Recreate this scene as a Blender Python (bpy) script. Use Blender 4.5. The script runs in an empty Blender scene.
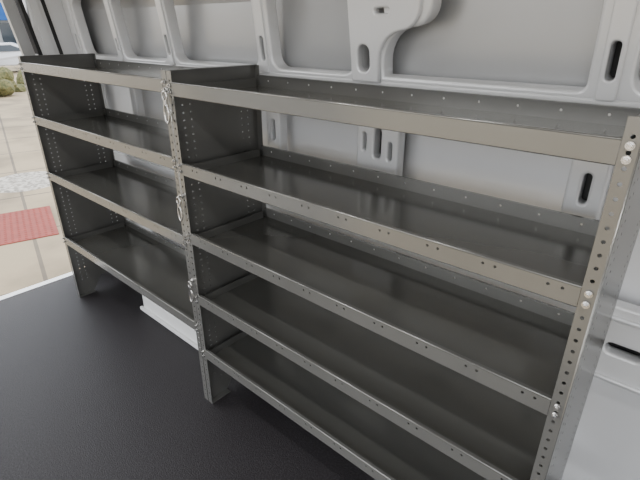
import bpy, bmesh, math, random
from mathutils import Vector, Matrix
random.seed(4)
S=bpy.context.scene
COL=S.collection

# ---------------------------------------------------------------- materials
def mat(name, col, rough=.5, metal=0.0, noise=None, bump=None, coat=0, spec=.5):
    m=bpy.data.materials.new(name); m.use_nodes=True
    nt=m.node_tree; b=nt.nodes['Principled BSDF']
    b.inputs['Base Color'].default_value=(*col,1)
    b.inputs['Roughness'].default_value=rough
    b.inputs['Metallic'].default_value=metal
    b.inputs['Specular IOR Level'].default_value=spec
    if coat: b.inputs['Coat Weight'].default_value=coat; b.inputs['Coat Roughness'].default_value=.12
    tc=nt.nodes.new('ShaderNodeTexCoord')
    if noise:
        scale,col2,lo,hi=noise
        n=nt.nodes.new('ShaderNodeTexNoise'); n.inputs['Scale'].default_value=scale; n.inputs['Detail'].default_value=5
        r=nt.nodes.new('ShaderNodeValToRGB'); r.color_ramp.elements[0].position=lo; r.color_ramp.elements[1].position=hi
        r.color_ramp.elements[0].color=(*col,1); r.color_ramp.elements[1].color=(*col2,1)
        nt.links.new(tc.outputs['Object'],n.inputs['Vector']); nt.links.new(n.outputs['Fac'],r.inputs['Fac'])
        nt.links.new(r.outputs['Color'],b.inputs['Base Color'])
    if bump:
        scale,st,dist=bump
        n=nt.nodes.new('ShaderNodeTexNoise'); n.inputs['Scale'].default_value=scale; n.inputs['Detail'].default_value=4
        bp=nt.nodes.new('ShaderNodeBump'); bp.inputs['Strength'].default_value=st; bp.inputs['Distance'].default_value=dist
        nt.links.new(tc.outputs['Object'],n.inputs['Vector']); nt.links.new(n.outputs['Fac'],bp.inputs['Height'])
        nt.links.new(bp.outputs['Normal'],b.inputs['Normal'])
    return m
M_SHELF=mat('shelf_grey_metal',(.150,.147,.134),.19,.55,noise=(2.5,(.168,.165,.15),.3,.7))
M_METAL_LIT=mat('lip_grey_metal',(.235,.232,.218),.23,.6,noise=(3,(.265,.262,.247),.3,.7))  # shelf metal made lighter: light caught by camera-facing edges, put into colour
M_PANEL=mat('panel_grey_metal',(.150,.148,.139),.28,.5,noise=(3,(.165,.163,.152),.3,.7))
M_ZINC=mat('zinc',(.75,.74,.72),.25,1.0,noise=(80,(.6,.6,.6),.4,.6))
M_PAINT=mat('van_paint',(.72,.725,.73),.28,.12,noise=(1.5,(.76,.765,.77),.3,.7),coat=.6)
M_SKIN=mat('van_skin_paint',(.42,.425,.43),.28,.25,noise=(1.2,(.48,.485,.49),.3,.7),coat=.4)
M_SKIN_LIT=mat('van_skin_paint_lower',(.72,.725,.735),.30,.1,noise=(1.2,(.77,.775,.785),.3,.7),coat=.4)  # same skin, lightened below the belt to stand in for door light
M_DARK=mat('dark_plastic',(.012,.012,.013),.5,noise=(30,(.02,.02,.02),.4,.6))  # near-black for painted shade behind wall slots; also dark pillar strips
M_FLOOR=mat('rubber_floor',(.013,.011,.012),.5,0,noise=(150,(.042,.036,.040),.42,.75),bump=(240,.7,.004),spec=.4)
M_CEIL=mat('ceiling_paint',(.7,.7,.7),.6,noise=(2,(.75,.75,.75),.3,.7))
M_WHITE=mat('white_plastic',(.85,.85,.84),.4,noise=(5,(.8,.8,.79),.3,.7))
M_RED=mat('tactile_red',(.26,.05,.035),.8,noise=(12,(.20,.04,.03),.3,.7))
M_BUSH=mat('bush_leaf',(.045,.055,.015),.8,noise=(14,(.16,.14,.05),.3,.7))
M_GLASS=mat('car_glass',(.02,.03,.04),.08,noise=(2,(.03,.04,.05),.3,.7))
M_CAR=mat('car_white',(.6,.61,.63),.25,coat=.5,noise=(2,(.6,.6,.62),.3,.7))
M_BLUE=mat('blue_fascia',(.008,.07,.27),.8,noise=(2,(.01,.09,.32),.3,.7))
M_BLDG=mat('building_wall',(.34,.36,.38),.8,noise=(2,(.3,.32,.34),.3,.7))
M_TYRE=mat('tyre',(.02,.02,.02),.8,noise=(20,(.03,.03,.03),.3,.7))
M_STONE=mat('gravel',(.22,.20,.17),.9,noise=(18,(.5,.46,.4),.4,.6),bump=(40,.8,.02))

def ground_mat():
    m=bpy.data.materials.new('paved_ground'); m.use_nodes=True; nt=m.node_tree; b=nt.nodes['Principled BSDF']
    tc=nt.nodes.new('ShaderNodeTexCoord')
    mp=nt.nodes.new('ShaderNodeMapping'); mp.inputs['Rotation'].default_value=(0,0,.25)
    br=nt.nodes.new('ShaderNodeTexBrick'); br.offset=0
    br.inputs['Scale'].default_value=1; br.inputs['Brick Width'].default_value=1.5; br.inputs['Row Height'].default_value=1.5
    br.inputs['Mortar Size'].default_value=.02
    br.inputs['Color1'].default_value=(.34,.265,.165,1); br.inputs['Color2'].default_value=(.30,.235,.15,1); br.inputs['Mortar'].default_value=(.15,.12,.085,1)
    n=nt.nodes.new('ShaderNodeTexNoise'); n.inputs['Scale'].default_value=1.3; n.inputs['Detail'].default_value=8
    mx=nt.nodes.new('ShaderNodeMix'); mx.data_type='RGBA'; mx.blend_type='MULTIPLY'; mx.inputs[0].default_value=.7
    r=nt.nodes.new('ShaderNodeValToRGB'); r.color_ramp.elements[0].color=(.5,.5,.5,1); r.color_ramp.elements[0].position=.35; r.color_ramp.elements[1].position=.6
    L=nt.links.new
    L(tc.outputs['Object'],mp.inputs[0]); L(mp.outputs[0],br.inputs[0]); L(tc.outputs['Object'],n.inputs[0]); L(n.outputs['Fac'],r.inputs[0])
    L(br.outputs['Color'],mx.inputs[6]); L(r.outputs[0],mx.inputs[7]); L(mx.outputs[2],b.inputs['Base Color']); b.inputs['Roughness'].default_value=.85
    return m

# ---------------------------------------------------------------- helpers
def empty(name,loc=(0,0,0)):
    e=bpy.data.objects.new(name,None); e.location=loc; COL.objects.link(e); return e
def obj(name,bm_or_me,m,parent=None,solid=0,bevel=0,smooth=False):
    if isinstance(bm_or_me,bmesh.types.BMesh):
        me=bpy.data.meshes.new(name); bm_or_me.to_mesh(me); bm_or_me.free()
    else: me=bm_or_me
    o=bpy.data.objects.new(name,me); COL.objects.link(o)
    if not me.materials: me.materials.append(m)
    if parent: o.parent=parent; o.matrix_parent_inverse=Matrix.Translation(-Vector(parent.location))
    if solid:
        s=o.modifiers.new('s','SOLIDIFY'); s.thickness=solid; s.offset=0
    if bevel:
        s=o.modifiers.new('b','BEVEL'); s.width=bevel; s.segments=2; s.limit_method='ANGLE'
    if smooth:
        for p in me.polygons: p.use_smooth=True
    return o
def box(bm,a,b):
    x0,y0,z0=a; x1,y1,z1=b
    vs=[bm.verts.new(p) for p in [(x0,y0,z0),(x1,y0,z0),(x1,y1,z0),(x0,y1,z0),(x0,y0,z1),(x1,y0,z1),(x1,y1,z1),(x0,y1,z1)]]
    for f in [(3,2,1,0),(4,5,6,7),(0,1,5,4),(1,2,6,5),(2,3,7,6),(3,0,4,7)]: bm.faces.new([vs[i] for i in f])
def cyl(bm,c,axis,r,h,seg=12,r2=None):
    q=Vector((0,0,1)).rotation_difference(Vector(axis)).to_matrix().to_4x4()
    bmesh.ops.create_cone(bm,cap_ends=True,segments=seg,radius1=r,radius2=r if r2 is None else r2,depth=h,matrix=Matrix.Translation(c)@q)
def perf(bm,f,u0,u1,v0,v1,cols,r=.004,c=None,rv=None):
    """plate with real holes; cols={v:[u,...]}, f(u,v)->3D"""
    if c is None: c=r*1.45
    def quad(a,b,cc,d):
        if b-a<1e-6 or d-cc<1e-6: return
        bm.faces.new([bm.verts.new(f(*p)) for p in [(a,cc),(b,cc),(b,d),(a,d)]])
    cur=v0
    for v in sorted(cols):
        quad(u0,u1,cur,v-c); uu=u0
        for u in sorted(cols[v]):
            if u-c<uu or u+c>u1: continue
            quad(uu,u-c,v-c,v+c)
            sq=[(u+c,v),(u+c,v+c),(u,v+c),(u-c,v+c),(u-c,v),(u-c,v-c),(u,v-c),(u+c,v-c)]
            oc=[(u+r*math.cos(k*math.pi/4),v+r*math.sin(k*math.pi/4)) for k in range(8)]
            S1=[bm.verts.new(f(*p)) for p in sq]; O1=[bm.verts.new(f(*p)) for p in oc]
            for k in range(8): bm.faces.new([S1[k],S1[(k+1)%8],O1[(k+1)%8],O1[k]])
            uu=u+c
        quad(uu,u1,v-c,v+c); cur=v+c
    quad(u0,u1,cur,v1)
def rrect(x0,x1,z0,z1,r,n=6):
    r=min(r,(x1-x0)/2-1e-4,(z1-z0)/2-1e-4); P=[]
    for cx,cz,a in [(x1-r,z1-r,0),(x0+r,z1-r,90),(x0+r,z0+r,180),(x1-r,z0+r,270)]:
        for k in range(n+1):
            t=math.radians(a+90*k/n); P.append((cx+r*math.cos(t),cz+r*math.sin(t)))
    return P
def plate2d(name,outer,holes,th,M,m,parent=None,bevel=.004):
    cu=bpy.data.curves.new(name,'CURVE'); cu.dimensions='2D'; cu.fill_mode='BOTH'; cu.extrude=th/2; cu.bevel_depth=bevel; cu.bevel_resolution=2; cu.offset=-bevel
    for P in [outer]+holes:
        sp=cu.splines.new('POLY'); sp.points.add(len(P)-1); sp.use_cyclic_u=True
        for i,p in enumerate(P): sp.points[i].co=(p[0],p[1],0,1)
    t=bpy.data.objects.new('t',cu); COL.objects.link(t)
    dg=bpy.context.evaluated_depsgraph_get(); me=bpy.data.meshes.new_from_object(t.evaluated_get(dg))
    bpy.data.objects.remove(t); me.transform(M); me.name=name
    me.materials.clear()
    return obj(name,me,m,parent)
XZ=Matrix(((1,0,0,0),(0,0,-1,0),(0,1,0,0),(0,0,0,1)))   # local x->X, y->Z, z->-Y

# ---------------------------------------------------------------- shelving units
YF,YB=.849,1.22
LIP=.040
def side_panel(par,x,inn,fm=None):
    """x = web plane, inn=+1 if flange goes to +x"""
    bm=bmesh.new()
    rows=[.10+.0254*k for k in range(0,49)]
    cols={YF+.045:rows,YF+.075:rows,YB-.075:rows,YB-.045:rows}
    zc=.09
    perf(bm,lambda u,v:(x,v,u),zc,1.38,YF,YB,cols,r=.0036)
    for pts in [[(YF,0),(YF+.10,0),(YF+.16,zc),(YF,zc)],[(YB-.10,0),(YB,0),(YB,zc),(YB-.16,zc)]]:
        bm.faces.new([bm.verts.new((x,p[0],p[1])) for p in pts])
    obj('side_web',bm,M_PANEL,par,solid=.0014)
    bm=bmesh.new(); w=.026*inn
    rr=[.03+.0254*k for k in range(0,53)]
    perf(bm,lambda u,v:(x+v*inn,YF,u),0,1.38,0,.026,{.013:rr},r=.0040)
    obj('front_flange',bm,fm or M_METAL_LIT,par,solid=.0022)
    bm=bmesh.new()
    box(bm,(min(x,x+w),YB-.001,0),(max(x,x+w),YB+.001,1.38))
    w2=.016*inn
    box(bm,(min(x,x+w2),YF,1.379),(max(x,x+w2),YB,1.381))
    box(bm,(min(x,x+w),YF,0),(max(x,x+w),YF+.10,.003))
    box(bm,(min(x,x+w),YB-.10,0),(max(x,x+w),YB,.003))
    obj('side_returns',bm,M_PANEL,par)
    # rounded bend where web meets flange
    bm=bmesh.new(); cyl(bm,(x,YF+.0012,.69),(0,0,1),.0026,1.38,10); obj('web_bend',bm,M_METAL_LIT,par,smooth=True)
def shelf(par,x0,x1,zt,k,holes=True):
    zb=zt-LIP
    bm=bmesh.new()
    bm.faces.new([bm.verts.new(p) for p in [(x0,YF,zb),(x1,YF,zb),(x1,YB,zb),(x0,YB,zb)]])
    box(bm,(x0,YF+.17,zb-.012),(x1,YF+.172,zb)); box(bm,(x0,YF+.20,zb-.012),(x1,YF+.202,zb))
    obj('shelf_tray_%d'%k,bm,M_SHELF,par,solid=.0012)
    bm=bmesh.new(); cols={}
    if holes:
        L=x1-x0; us=[]; u=x0+.06
        while u<x1-.04: us+= [u,u+.0254]; u+=.127
        cols={.027:us}
    perf(bm,lambda u,v:(u,YF-.0015,zb+v),x0,x1,0,LIP,cols,r=.0034)
    box(bm,(x0,YF-.0015,zt-.0012),(x1,YF+.009,zt+.0008))
    obj('front_lip_%d'%k,bm,M_METAL_LIT,par,solid=.0016)
    bm=bmesh.new(); cyl(bm,((x0+x1)/2,YF-.0005,zt),(1,0,0),.0026,x1-x0,10); cyl(bm,((x0+x1)/2,YF+.0005,zb),(1,0,0),.0028,x1-x0,10)
    obj('lip_bends_%d'%k,bm,M_METAL_LIT,par,smooth=True)
    bm=bmesh.new()
    us=[x0+.05+.1016*i for i in range(int((x1-x0-.06)/.1016)+1)]
    perf(bm,lambda u,v:(u,YB-.002,zb+v),x0,x1,0,LIP,{.022:us},r=.0034)
    box(bm,(x0,YB-.011,zt-.001),(x1,YB-.002,zt+.001))
    obj('rear_lip_%d'%k,bm,M_METAL_LIT,par,solid=.0016)
    bm=bmesh.new()
    box(bm,(x0,YF+.02,zb),(x0+.002,YB-.02,zb+.03)); box(bm,(x1-.002,YF+.02,zb),(x1,YB-.02,zb+.03))
    obj('end_tabs_%d'%k,bm,M_PANEL,par)
def bolts(par,x,zs,nm,axis=(0,-1,0)):
    bm=bmesh.new()
    for zt in zs:
        for dz in (-.008,-.030):
            c=Vector((x,YF-.003,zt+dz))
            cyl(bm,c+Vector((0,-.001,0)),axis,.0070,.0016,20)
            cyl(bm,c+Vector((0,-.004,0)),axis,.0052,.005,6)
            cyl(bm,c+Vector((0,-.008,0)),axis,.0030,.004,10)
    obj(nm,bm,M_ZINC,par)
def unit(x0,x1,zs):
    e=empty('shelving_unit',((x0+x1)/2,(YF+YB)/2,0))
    side_panel(e,x0,1); side_panel(e,x1,-1)
    for k,z in enumerate(zs): shelf(e,x0+.0265,x1-.0265,z,k+1,holes=(k>0))
    bm=bmesh.new()
    for z in zs:
        box(bm,(x0+.001,YF+.003,z-LIP-.001),(x0+.027,YB-.003,z-LIP+.0005)); box(bm,(x1-.027,YF+.003,z-LIP-.001),(x1-.001,YB-.003,z-LIP+.0005))
    obj('tray_ends',bm,M_SHELF,e)
    bolts(e,x0+.013,zs,'bolts_a'); bolts(e,x1-.013,zs,'bolts_b')
    return e
UA=unit(-2.745,-1.4125,[1.352,1.092,.792,.405])
UB=unit(-1.409,-.098,[1.345,1.080,.817,.553,.289])

# snap hooks on the centre post (fittings of the right-hand unit)
def hook(z,s=1.0):
    e=UB; x,y=-1.411,YF-.016
    def tor(c,R,r,sx,sz,nm):
        bm=bmesh.new(); n=28; mseg=8; rings=[]
        for i in range(n):
            a=2*math.pi*i/n; p=Vector((math.cos(a)*R*sx,0,math.sin(a)*R*sz)); nr=Vector((math.cos(a),0,math.sin(a)))
            rings.append([bm.verts.new(Vector(c)+p+nr*r*math.cos(t)+Vector((0,1,0))*r*math.sin(t)) for t in [2*math.pi*j/mseg for j in range(mseg)]])
        for i in range(n):
            for j in range(mseg): bm.faces.new([rings[i][j],rings[(i+1)%n][j],rings[(i+1)%n][(j+1)%mseg],rings[i][(j+1)%mseg]])
        obj(nm,bm,M_ZINC,e,smooth=True)
    tor((x,y,z+.030*s),.010*s,.0026*s,1,1.2,'hook_eye')
    tor((x,y,z-.014*s),.012*s,.0032*s,.85,2.1,'hook_loop')
    bm=bmesh.new(); cyl(bm,(x,y,z+.015*s),(0,0,1),.0055*s,.012*s,14); cyl(bm,(x,YF-.009,z+.043*s),(0,1,0),.005,.016,14)
    cyl(bm,(x,YF-.004,z+.043*s),(0,1,0),.009,.003,14)
    cyl(bm,(x+.009*s,y,z-.016*s),(.12,0,1),.0024*s,.036*s,8)
    obj('hook_swivel',bm,M_ZINC,e)
for z,s in ((1.265,1.25),(.91,1.1),(.565,1.1)): hook(z,s)

# ---------------------------------------------------------------- van body
X0,X1=-3.05,1.9; YR=-.55; ZC=1.95
bm=bmesh.new(); box(bm,(X0,YR,-.03),(X1,1.36,0)); obj('floor',bm,M_FLOOR)
bm=bmesh.new(); box(bm,(X0-.05,YR,-.05),(X0,1.36,.002)); obj('trim_sill',bm,M_ZINC,bevel=.003)
wl=empty('wall_left',(0,1.4,0))
for nm,mm,prof in (('outer_skin_lower',M_SKIN_LIT,[(1.375,-.03),(1.375,1.22),(1.36,1.34)]),('outer_skin_upper',M_SKIN,[(1.36,1.34),(1.345,1.6),(1.24,1.97)])):
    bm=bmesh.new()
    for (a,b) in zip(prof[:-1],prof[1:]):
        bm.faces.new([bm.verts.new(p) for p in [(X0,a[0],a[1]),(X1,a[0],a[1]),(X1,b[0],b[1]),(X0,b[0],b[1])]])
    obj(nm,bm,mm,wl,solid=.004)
ribs=[-2.98,-2.51,-2.035,-1.393,-.885,-.24,.40,1.05,1.7]
hw=[.05,.030,.032,.04,.085,.045,.05,.05,.05]
holes=[]
for i in range(len(ribs)-1):
    a=ribs[i]+hw[i]; b=ribs[i+1]-hw[i+1]
    holes.append(rrect(a,b,.84,1.275,.07)); holes.append(rrect(a,b,.10,.60,.07))
SL=(-2.7,-2.2,-1.7,-1.1,-.56,-.055,.2,.8)
for i,r in enumerate(ribs):
    if i==4:
        holes+= [rrect(r-.012,r+.016,1.10,1.20,.02),rrect(r-.06,r-.045,1.12,1.18,.008),rrect(r+.045,r+.06,1.10,1.16,.008)]
    elif hw[i]>.035: holes.append(rrect(r-.010,r+.010,1.09,1.17,.01))
    holes.append(rrect(r-.012,r+.012,.66,.69,.008))
for x in SL: holes.append(rrect(x-.045,x+.045,.695,.727,.016))
plate2d('inner_frame_lower',[(X0,0),(X1,0),(X1,1.35),(X0,1.35)],holes,.03,Matrix.Translation((0,1.31,0))@XZ,M_PAINT,wl,.007)
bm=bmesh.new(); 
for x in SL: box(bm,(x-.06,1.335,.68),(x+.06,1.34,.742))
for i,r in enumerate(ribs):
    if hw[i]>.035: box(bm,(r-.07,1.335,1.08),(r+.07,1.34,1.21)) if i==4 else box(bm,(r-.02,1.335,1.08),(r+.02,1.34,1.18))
obj('slot_cavities',bm,M_DARK,wl)  # dark sheets behind the slots, painting the shade inside them
ang=math.radians(7)
MU=Matrix.Translation((0,1.295,1.35))@Matrix.Rotation(ang,4,'X')@XZ
holes=[]
def arc(cx,cz,r,a0,a1,n=8): return [(cx+r*math.cos(math.radians(a0+(a1-a0)*k/n)),cz+r*math.sin(math.radians(a0+(a1-a0)*k/n))) for k in range(n+1)]
for i in range(len(ribs)-1):
    a=ribs[i]+hw[i]; b=ribs[i+1]-hw[i+1]
    if i==4:
        a2=ribs[4]+.03
        P=[(a2,.02)]+[(a2,.045)]+arc(a2+.10,.06,.10,180,90)+arc(a2+.10,.22,.06,-90,0)[1:]+[(a2+.16,.28),(b-.03,.28)]+arc(b-.03,.25,.03,90,0)+[(b,.04)]+arc(b-.02,.04,.02,0,-90)
        holes.append(P)
    else: holes.append(rrect(a,b,.02,.30,.045))
    holes.append(rrect(a+.02,b-.02,.36,.54,.04))
for i,r in enumerate(ribs):
    if i==4: holes+=[rrect(r-.060,r-.012,.028,.112,.024),rrect(r+.0,r+.03,.19,.215,.01)]
    elif hw[i]>.031: holes+=[rrect(r-.011,r+.011,.045,.13,.011),rrect(r-.008,r+.008,.17,.20,.008)]
    else: holes+=[rrect(r-.008,r+.008,.05,.11,.008)]
plate2d('inner_frame_upper',[(X0,0),(X1,0),(X1,.62),(X0,.62)],holes,.04,MU,M_PAINT,wl,.008)
for i,r in enumerate(ribs):
    if i==4: continue
    w=.022
    hs=[rrect(r-.011,r+.011,.045,.13,.010),] if hw[i]>.031 else [rrect(r-.008,r+.008,.05,.11,.008)]
    plate2d('rib_cap_%d'%i,rrect(r-w,r+w,-.0,.6,.008),hs,.014,Matrix.Translation((0,-.025,0))@MU,M_PAINT,wl,.004)
r=ribs[4]
out=[(r-.085,.0),(r+.02,.0),(r+.02,.05)]+arc(r+.11,.06,.09,180,100)+arc(r+.10,.21,.06,-80,0)+[(r+.16,.6),(r-.10,.6)]
plate2d('pillar_gusset',out,[rrect(r-.058,r-.014,.030,.110,.022),rrect(r+.01,r+.06,.195,.21,.007)],.02,Matrix.Translation((0,-.028,0))@MU,M_PAINT,wl,.006)
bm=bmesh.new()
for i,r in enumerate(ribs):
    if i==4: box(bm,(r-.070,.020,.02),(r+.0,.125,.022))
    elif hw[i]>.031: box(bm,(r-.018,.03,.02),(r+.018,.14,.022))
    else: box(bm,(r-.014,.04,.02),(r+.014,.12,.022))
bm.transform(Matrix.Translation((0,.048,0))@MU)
obj('upper_slot_cavities',bm,M_DARK,wl)  # near-black backing stands in for shade in the upper slots
bm=bmesh.new(); box(bm,(X0,1.265,1.338),(X1,1.30,1.352)); obj('belt_ledge',bm,M_PAINT,wl,bevel=.004)
bm=bmesh.new(); box(bm,(X0,1.278,.612),(X1,1.30,.622)); box(bm,(X0,1.278,.800),(X1,1.30,.812)); obj('rail_folds',bm,M_PAINT,wl,bevel=.004)
# wheel well
bm=bmesh.new(); P=[(-2.30,0),(-2.295,.20)]+[(-2.20+.09*math.cos(math.radians(t)),.22+.08*math.sin(math.radians(t))) for t in (170,140,110,90)]+[(-1.53+.08*math.cos(math.radians(t)),.22+.08*math.sin(math.radians(t))) for t in (90,60,30,0)]+[(-1.44,0)]
fr=[bm.verts.new((p[0],1.04,p[1])) for p in P]; bk=[bm.verts.new((p[0],1.285,p[1])) for p in P]
bm.faces.new(fr)
for i in range(len(P)-1): bm.faces.new([fr[i],bk[i],bk[i+1],fr[i+1]])
box(bm,(-2.32,1.025,0),(-1.42,1.042,.022)); box(bm,(-2.27,1.034,.10),(-1.45,1.042,.108))
obj('wheel_well',bm,M_WHITE,bevel=.006)
# rear door frame
bm=bmesh.new()
for (y0,y1,z0,z1,xo) in [(1.05,1.36,0,1.95,0),(YR,-.40,0,1.95,0),(YR,1.36,1.80,1.95,0)]:
    box(bm,(X0-.06,y0,z0),(X0,y1,z1))
wr=obj('wall_rear',bm,M_PAINT,bevel=.008)
for k,(ya,yb,m,xo) in enumerate([(.985,1.045,M_SKIN,-.03),(1.052,1.072,M_DARK,.004),(1.10,1.14,M_PAINT,.012),(1.165,1.185,M_DARK,.004)]):
    bm=bmesh.new()
    vs=[(X0-.06,ya,.02),(X0+xo,ya,.02),(X0+xo,yb,.02),(X0-.06,yb,.02)]; ly=-.05
    lo=[bm.verts.new(v) for v in vs]; mi=[bm.verts.new((v[0],v[1],1.36)) for v in vs]; hi=[bm.verts.new((v[0],v[1]+ly*1.6,1.9)) for v in vs]
    for A,B in ((lo,mi),(mi,hi)):
        for i in range(4): bm.faces.new([A[i],A[(i+1)%4],B[(i+1)%4],B[i]])
    bm.faces.new(hi)
    o=obj('pillar_layer_%d'%k,bm,m,wr)
bm=bmesh.new(); box(bm,(X0-.06,YR,ZC),(X1,1.30,ZC+.03)); c=obj('ceiling',bm,M_CEIL)
bm=bmesh.new()
for x in ribs: box(bm,(x-.03,YR,ZC-.03),(x+.03,1.22,ZC))
obj('roof_bows',bm,M_PAINT,c,bevel=.008)
bm=bmesh.new()
box(bm,(X0,YR-.05,0),(-1.75,YR,ZC)); box(bm,(.45,YR-.05,0),(X1,YR,ZC)); box(bm,(-1.75,YR-.05,1.78),(.45,YR,ZC))
obj('wall_right',bm,M_PAINT,bevel=.01)
bm=bmesh.new()
box(bm,(X1,YR,0),(X1+.05,-.35,ZC)); box(bm,(X1,1.15,0),(X1+.05,1.375,ZC)); box(bm,(X1,-.35,1.75),(X1+.05,1.15,ZC)); box(bm,(X1,-.35,0),(X1+.05,1.15,.5))
obj('wall_front',bm,M_PAINT,bevel=.01)
for x in (-2.3,-1.0,.2):
    e=empty('ceiling_lamp',(x,.25,ZC-.02))  # invented out-of-view fixture, added to even out the interior light
    bm=bmesh.new(); box(bm,(x-.22,.22,ZC-.018),(x+.22,.28,ZC-.001)); obj('housing',bm,M_WHITE,e,bevel=.004)
    l=bpy.data.lights.new('led','AREA'); l.shape='RECTANGLE'; l.size=.42; l.size_y=.05; l.energy=6.5; l.color=(.98,.99,1)
    o=bpy.data.objects.new('led',l); COL.objects.link(o); o.location=(x,.25,ZC-.022); o.parent=e; o.matrix_parent_inverse=Matrix.Translation(-Vector(e.location))

# ---------------------------------------------------------------- outside
GZ=-.65
bm=bmesh.new(); box(bm,(-90,-60,GZ-.1),(40,70,GZ)); obj('ground',bm,ground_mat())
e=empty('tactile_paving',(-6.2,1.3,GZ)); a=-.27
R=Matrix.Translation((-6.12,1.42,GZ))@Matrix.Rotation(a,4,'Z')
bm=bmesh.new(); box(bm,(-.55,-.62,0),(.55,.40,.012)); bm.transform(R); obj('slab',bm,M_RED,e)
bm=bmesh.new()
for i in range(16):
    for j in range(15): cyl(bm,(-.51+i*.068,-.58+j*.066,.015),(0,0,1),.018,.008,8,.010)
bm.transform(R); obj('domes',bm,M_RED,e)
bm=bmesh.new(); cyl(bm,(-8.0,2.15,GZ+.01),(0,0,1),.55,.02,28,.5); obj('gravel_bed',bm,M_STONE)
def bush(c,s):
    bm=bmesh.new()
    for k in range(26):
        p=Vector((random.gauss(0,.38),random.gauss(0,.38),abs(random.gauss(.3,.25))))*s
        b2=bmesh.ops.create_icosphere(bm,subdivisions=2,radius=s*random.uniform(.2,.38),matrix=Matrix.Translation(Vector(c)+p))
        for v in b2['verts']: v.co+=Vector((random.uniform(-1,1),random.uniform(-1,1),random.uniform(-1,1)))*.04*s
    for v in bm.verts: v.co.z=max(v.co.z,c[2])
    obj('bush',bm,M_BUSH)
bush((-20,5.2,GZ),.9); bush((-22,7.2,GZ),.9); bush((-24,4.6,GZ),.9)
def car(c,ang,m):
    e=empty('car',c); T=Matrix.Translation(c)@Matrix.Rotation(ang,4,'Z')
    prof=[(-2.2,.35),(-2.25,.75),(-2.1,.95),(-1.5,1.02),(-.9,1.42),(-.4,1.5),(.6,1.5),(1.3,1.25),(1.75,1.05),(2.2,.95),(2.25,.4)]
    bm=bmesh.new()
    A=[bm.verts.new((x,-.88+(.16 if z>1.1 else 0),z)) for x,z in prof]; B=[bm.verts.new((x,.88-(.16 if z>1.1 else 0),z)) for x,z in prof]
    bm.faces.new(A[::-1]); bm.faces.new(B)
    for i in range(len(prof)): j=(i+1)%len(prof); bm.faces.new([A[i],A[j],B[j],B[i]])
    bm.transform(T); obj('body',bm,m,e,bevel=.05)
    bm=bmesh.new()
    for s in (-1,1):
        bm.faces.new([bm.verts.new(p) for p in [(-1.25,s*.885,1.08),(-.85,s*.80,1.36),(.6,s*.80,1.40),(1.3,s*.885,1.10)]])
    box(bm,(1.05,-.66,1.10),(1.52,.66,1.22)); box(bm,(-1.42,-.66,1.06),(-1.05,.66,1.28))
    bm.transform(T); obj('windows',bm,M_GLASS,e,solid=.03)
    bm=bmesh.new()
    for x in (-1.4,1.4):
        for y in (-.82,.82): cyl(bm,(x,y,.33),(0,1,0),.33,.2,20)
    bm.transform(T); obj('wheels',bm,M_TYRE,e)
car((-31,8.8,GZ),1.2,M_CAR); car((-33,12.5,GZ),1.2,M_GLASS); car((-30,5.6,GZ),1.2,M_CAR)
e=empty('building',(-48,14,GZ)); R=Matrix.Translation((-52,14,GZ))@Matrix.Rotation(-.3,4,'Z')
bm=bmesh.new(); box(bm,(-6,-14,0),(0,14,6.2)); bm.transform(R); obj('walls',bm,M_BLDG,e)
bm=bmesh.new(); box(bm,(-.1,-14.2,2.9),(.6,14.2,4.3)); box(bm,(-.1,-14.2,5.2),(.5,14.2,6.3)); bm.transform(R); obj('fascia',bm,M_BLUE,e)
bm=bmesh.new()
for k in range(-6,7): box(bm,(-.05,k*2-.85,.4),(.08,k*2+.85,2.7))
bm.transform(R); obj('shop_windows',bm,M_GLASS,e)

# ---------------------------------------------------------------- world
w=bpy.data.worlds.new('overcast_sky'); S.world=w; w.use_nodes=True; nt=w.node_tree
bg=nt.nodes['Background']; bg.inputs['Strength'].default_value=3.9
tc=nt.nodes.new('ShaderNodeTexCoord'); sp=nt.nodes.new('ShaderNodeSeparateXYZ'); rp=nt.nodes.new('ShaderNodeValToRGB')
rp.color_ramp.elements[0].color=(.98,.985,1,1); rp.color_ramp.elements[1].color=(.86,.92,1,1); rp.color_ramp.elements[1].position=.8
nt.links.new(tc.outputs['Generated'],sp.inputs[0]); nt.links.new(sp.outputs[2],rp.inputs[0]); nt.links.new(rp.outputs[0],bg.inputs[0])
sl=bpy.data.lights.new('sun','SUN'); sl.energy=1.5; sl.angle=.3; sl.color=(1,.96,.9)
so=bpy.data.objects.new('sun',sl); COL.objects.link(so); so.rotation_euler=(math.radians(-38),math.radians(-25),0); so.location=(0,-5,8)
def portal(loc,rot,sx,sy):
    l=bpy.data.lights.new('sky_portal','AREA'); l.shape='RECTANGLE'; l.size=sx; l.size_y=sy; l.cycles.is_portal=True
    o=bpy.data.objects.new('sky_portal',l); COL.objects.link(o); o.location=loc; o.rotation_euler=rot
portal((X0-.07,.3,.9),(0,math.radians(-90),0),1.8,1.5)
portal((-.65,YR-.06,.9),(math.radians(90),0,0),2.2,1.8)
portal((X1+.06,.4,1.1),(0,math.radians(90),0),1.3,1.5)

# ---------------------------------------------------------------- camera
cam=bpy.data.cameras.new('camera'); co=bpy.data.objects.new('camera',cam); COL.objects.link(co); S.camera=co
cam.sensor_width=36; cam.lens=36*462/640; cam.clip_start=.02; cam.clip_end=300
th=math.radians(41.5); ph=math.radians(24.5)
r=Vector((math.cos(th),math.sin(th),0)); f=Vector((-math.sin(th)*math.cos(ph),math.cos(th)*math.cos(ph),-math.sin(ph))); u=r.cross(f)
m=Matrix((r,u,-f)).transposed().to_4x4(); m.translation=(0,0,1.5); co.matrix_world=m
